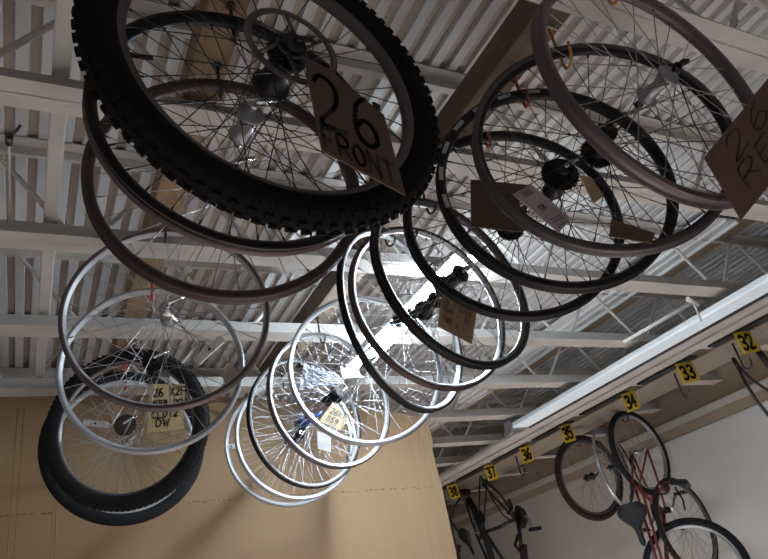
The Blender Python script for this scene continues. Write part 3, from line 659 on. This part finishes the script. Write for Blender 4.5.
c0 = P3(.43, -.05, .055); c1 = P3(.43, -.05, .058); k_ = len(pr_)
b.add([c0 + F*a + U*c for a, c in pr_] + [c1 + F*a + U*c for a, c in pr_], [tuple(range(k_)), tuple(range(2*k_-1, k_-1, -1))] + [(i, (i+1) % k_, k_+(i+1) % k_, k_+i) for i in range(k_)])
b.build('chainring', M_BLACK, rb)
for sg in (1, -1):
    cr_ = part('crank_arm', M_ALU, [P3(.43, -.05, sg*.065), P3(.43 + sg*.10, -.05 + .13*sg, sg*.085)], .009)
    b_ = MB(); c = P3(.43 + sg*.10, -.05 + .13*sg, sg*.13)
    b_.box((-.045, -.035, -.012), (.045, .035, .012), 0, None, c); b_.build('pedal', M_BLACK, cr_, bevel=.004)
part('rear_derailleur', M_BLACK, [P3(.01, 0, .07), P3(.05, .05, .075), P3(.10, .02, .07), P3(.13, .06, .07)], .011)
part('chain_guard', M_BLACK, [P3(-.06, .17, .07), P3(-.02, .13, .07), P3(.12, .05, .07), P3(.22, .02, .07)], .006)
# saddle: wide tail narrowing to the nose, nose pointing down
def saddle(root, c, Fd, Ud, m_, L=.27, W=.19, name='saddle'):
    Sd = Fd.cross(Ud); b_ = MB(); rings = []
    ns, na = 14, 14
    for i in range(ns + 1):
        t = i / ns; x = t * L
        q_ = max(0, min(1, (t - .22) / .45)); q_ = 1 - q_*q_*(3 - 2*q_)
        wv_ = (.020 + (W/2 - .020) * q_) * min(1, .35 + t*5)**.6 * min(1, (1-t)*8 + .35)
        hh_ = .024 * (1 - .3*t)
        cen = c + Fd*x + Ud*(-.012*math.sin(PI*t) + .012*(1-t)**2)
        rings.append([cen + Sd*(wv_*math.cos(2*PI*k/na)) + Ud*(hh_*math.sin(2*PI*k/na) * (1 if math.sin(2*PI*k/na) > 0 else .6)) for k in range(na)])
    vs_ = [p for r in rings for p in r]
    b_.add(vs_, [(i*na+k, i*na+(k+1) % na, (i+1)*na+(k+1) % na, (i+1)*na+k) for i in range(ns) for k in range(na)], 0, True)
    b_.add(rings[0], [tuple(range(na))], 0, True); b_.add(rings[-1], [tuple(range(na))[::-1]], 0, True)
    o = b_.build(name, m_, root)
    for s_ in (-.022, .022):
        r2 = MB(); r2.tube([c + Fd*.05 + Sd*s_ - Ud*.01, c + Fd*.08 + Sd*s_ - Ud*.045, c + Fd*.18 + Sd*s_ - Ud*.045, c + Fd*.24 + Sd*s_*.5 - Ud*.01], .0035, 6); r2.build('saddle_rail', M_CHROME, o)
    return o
sc_ = (at(629, 503, 3.43) - H0)
saddle(rb, sc_, (F + U*-.05).normalized(), Vector((-.74, -.66, -.12)).normalized(), mat('saddle_vinyl', (.012, .013, .018), .5, 0, .1, 20))
# handlebar, grip and lamp of the red bicycle seen near the brown wheel
hb0 = at(663, 488, 3.35) - H0
b = MB(); b.lathe([(.001, -.045), (.02, -.042), (.038, -.028), (.047, 0), (.049, .02), (.044, .03), (.001, .03)], 24, False)
o = b.build('headlamp', M_MAROON, rb); o.matrix_local = Matrix.Translation(hb0) @ Matrix.Rotation(.6, 4, 'X') @ Matrix.Rotation(.5, 4, 'Z')
part('grip', M_BLKV, [at(670, 482, 3.33) - H0, at(686, 482, 3.26) - H0, at(688, 486, 3.24) - H0], .020, 12)
part('brake_lever', M_BLACK, [at(675, 487, 3.33) - H0, at(683, 500, 3.30) - H0, at(685, 510, 3.30) - H0], .006, 8)

# black bicycle frames further back
def frame_bike(label, segs, extra=None, origin=None):
    o0 = origin; r_ = empty('bicycle', o0, label, 'bicycle')
    for nm, m_, rad, path in segs:
        b_ = MB(); b_.tube([Vector(p) - o0 for p in path], rad, 10); b_.build(nm, m_, r_)
    return r_
A = lambda x, y, Y: at(x, y, Y)
dr = A(480, 477, 5.44); bb = A(517, 518, 5.10); st = A(485, 532, 5.42)
kb = frame_bike('black bicycle frame without rear wheel hanging from the hook by plate 37', [
    ('chain_stay', M_BLKPAINT, .010, [dr, A(500, 494, 5.27), A(515, 516, 5.08)]),
    ('chain_stay', M_BLKPAINT, .010, [A(482, 484, 5.50), A(500, 503, 5.33), A(515, 519, 5.15)]),
    ('seat_stay', M_BLKPAINT, .008, [dr, A(479, 505, 5.40), A(482, 530, 5.38)]),
    ('seat_stay', M_BLKPAINT, .008, [A(487, 480, 5.50), A(485, 505, 5.46), A(484, 530, 5.45)]),
    ('seat_tube', M_BLKPAINT, .016, [bb, A(500, 527, 5.25), st]),
    ('top_tube', M_BLKPAINT, .015, [st, A(503, 560, 5.35), A(512, 580, 5.3)]),
    ('down_tube', M_BLKPAINT, .018, [bb, A(520, 535, 5.08), A(524, 575, 5.05)]),
    ('seat_post', M_BLACK, .014, [st, A(478, 540, 5.5)]),
    ('bottle', M_MAROON, .028, [A(524, 545, 5.02), A(526, 575, 5.0)]),
    ], origin=dr)
def gear(root, c, n1, r, m_, name, t=.003, holes=True):
    b_ = MB(); nrm = n1.normalized(); u_ = nrm.orthogonal().normalized(); v_ = nrm.cross(u_); nt_ = int(r*500); pr_ = []
    for q_ in range(nt_*2):
        a = PI*q_/nt_; rr_ = r if q_ % 2 else r-.005; pr_.append((rr_*math.cos(a), rr_*math.sin(a)))
    k_ = len(pr_)
    b_.add([c + u_*a + v_*d_ for a, d_ in pr_] + [c + nrm*t + u_*a + v_*d_ for a, d_ in pr_], [tuple(range(k_)), tuple(range(2*k_-1, k_-1, -1))] + [(i, (i+1) % k_, k_+(i+1) % k_, k_+i) for i in range(k_)])
    return b_.build(name, m_, root)
for nm_, rad_, pth_ in (('cable', .006, [A(484, 482, 5.35), A(493, 500, 5.2), A(503, 515, 5.1), A(512, 522, 5.02)]), ('brake_caliper', .016, [A(509, 500, 5.08), A(512, 508, 5.02), A(508, 513, 5.0)]),
                        ('derailleur_cage', .018, [A(519, 512, 4.98), A(523, 522, 4.95), A(519, 530, 4.95)]), ('rear_brake', .018, [A(480, 512, 5.3), A(484, 520, 5.28), A(481, 527, 5.28)])):
    b = MB(); b.tube([q_ - dr for q_ in pth_], rad_, 8); b.build(nm_, M_BLACK, kb)
gear(kb, bb - dr + Vector((0, -.05, 0)), Vector((.5, -1, 0)), .10, M_BLACK, 'chainring', .006)
gear(kb, bb - dr + Vector((.02, -.07, 0)), Vector((.5, -1, 0)), .07, M_BLACK, 'chainring', .006)
b = MB(); b.tube([bb - dr + Vector((.02, -.09, 0)), A(530, 520, 5.0) - dr, A(532, 532, 4.95) - dr], .010, 8); ca = b.build('crank_arm', M_ALU, kb)
b = MB(); b.box((-.05, -.03, -.015), (.05, .03, .015), 0, None, A(535, 529, 4.92) - dr); b.build('pedal', M_BLACK, ca, bevel=.004)
b = MB(); b.tube([A(518, 535, 5.05) - dr, A(515, 545, 5.05) - dr, A(520, 551, 5.05) - dr], .014, 8); b.build('derailleur', M_BLACK, kb)
dr2 = A(464, 491, 5.80)
k2 = frame_bike('black bicycle with chunky tread wheel edge on, nearest the cardboard edge', [
    ('chain_stay', M_BLKPAINT, .012, [dr2, A(455, 506, 5.85), A(450, 519, 5.9), A(453, 535, 5.9), A(460, 560, 5.9)]),
    ('chain_stay', M_BLKPAINT, .012, [A(468, 494, 5.75), A(473, 508, 5.75), A(476, 530, 5.75)]),
    ('seat_stay', M_BLKPAINT, .009, [A(450, 520, 5.9), A(459, 532, 5.9), A(470, 545, 5.85)]),
    ('seat_tube', M_MAROON, .018, [A(459, 545, 5.9), A(456, 580, 5.9)]),
    ('axle', M_BLACK, .030, [A(460, 492, 5.85), A(469, 492, 5.75)]),
    ], origin=dr2)
saddle(k2, A(462, 530, 5.7) - dr2, (A(473, 553, 5.7) - A(462, 530, 5.7)).normalized(), Vector((-.8, -.4, .4)).normalized(), M_BLACK, .24, .15)
cw_ = A(480, 531, 5.62)
vw = (cw_ - Vector((0, 0, H))).normalized(); dv = (A(490, 559, 5.60) - A(468, 500, 5.64)).normalized(); yv = (dv.cross(vw).normalized() + vw * .09).normalized()
bwo = bike_wheel(k2, cw_ - dr2, yv, .31, .26, M_RUBBERW, M_ALU, M_SPOKE)
tb = tyre_mb(.312, .028, .255, 40); o = tb.build('tyre', M_RUBBERW, bwo)
# bicycle at the right edge
tip = A(735, 362, 2.565)
k3 = frame_bike('black bicycle frame hanging at the right edge by the hook of plate 32', [
    ('seat_stay', M_BLKPAINT, .009, [tip, A(750, 378, 2.55), A(768, 391, 2.52), A(800, 412, 2.5)]),
    ('chain_stay', M_BLKPAINT, .010, [tip, A(745, 382, 2.55), A(757, 401, 2.53), A(770, 417, 2.5), A(800, 445, 2.45)]),
    ('dropout', M_BLKPAINT, .014, [A(733, 358, 2.565), A(738, 367, 2.56)]),
    ('seat_tube', M_BLKPAINT, .016, [A(800, 412, 2.5), A(800, 445, 2.45)]),
    ('handlebar', M_BLKPAINT, .011, [A(757, 350, 2.42), A(775, 372, 2.38), A(800, 390, 2.38)]),
    ('grip', M_BLKV, .019, [A(756, 348, 2.42), A(766, 361, 2.40), A(770, 367, 2.39)]),
    ], origin=tip)
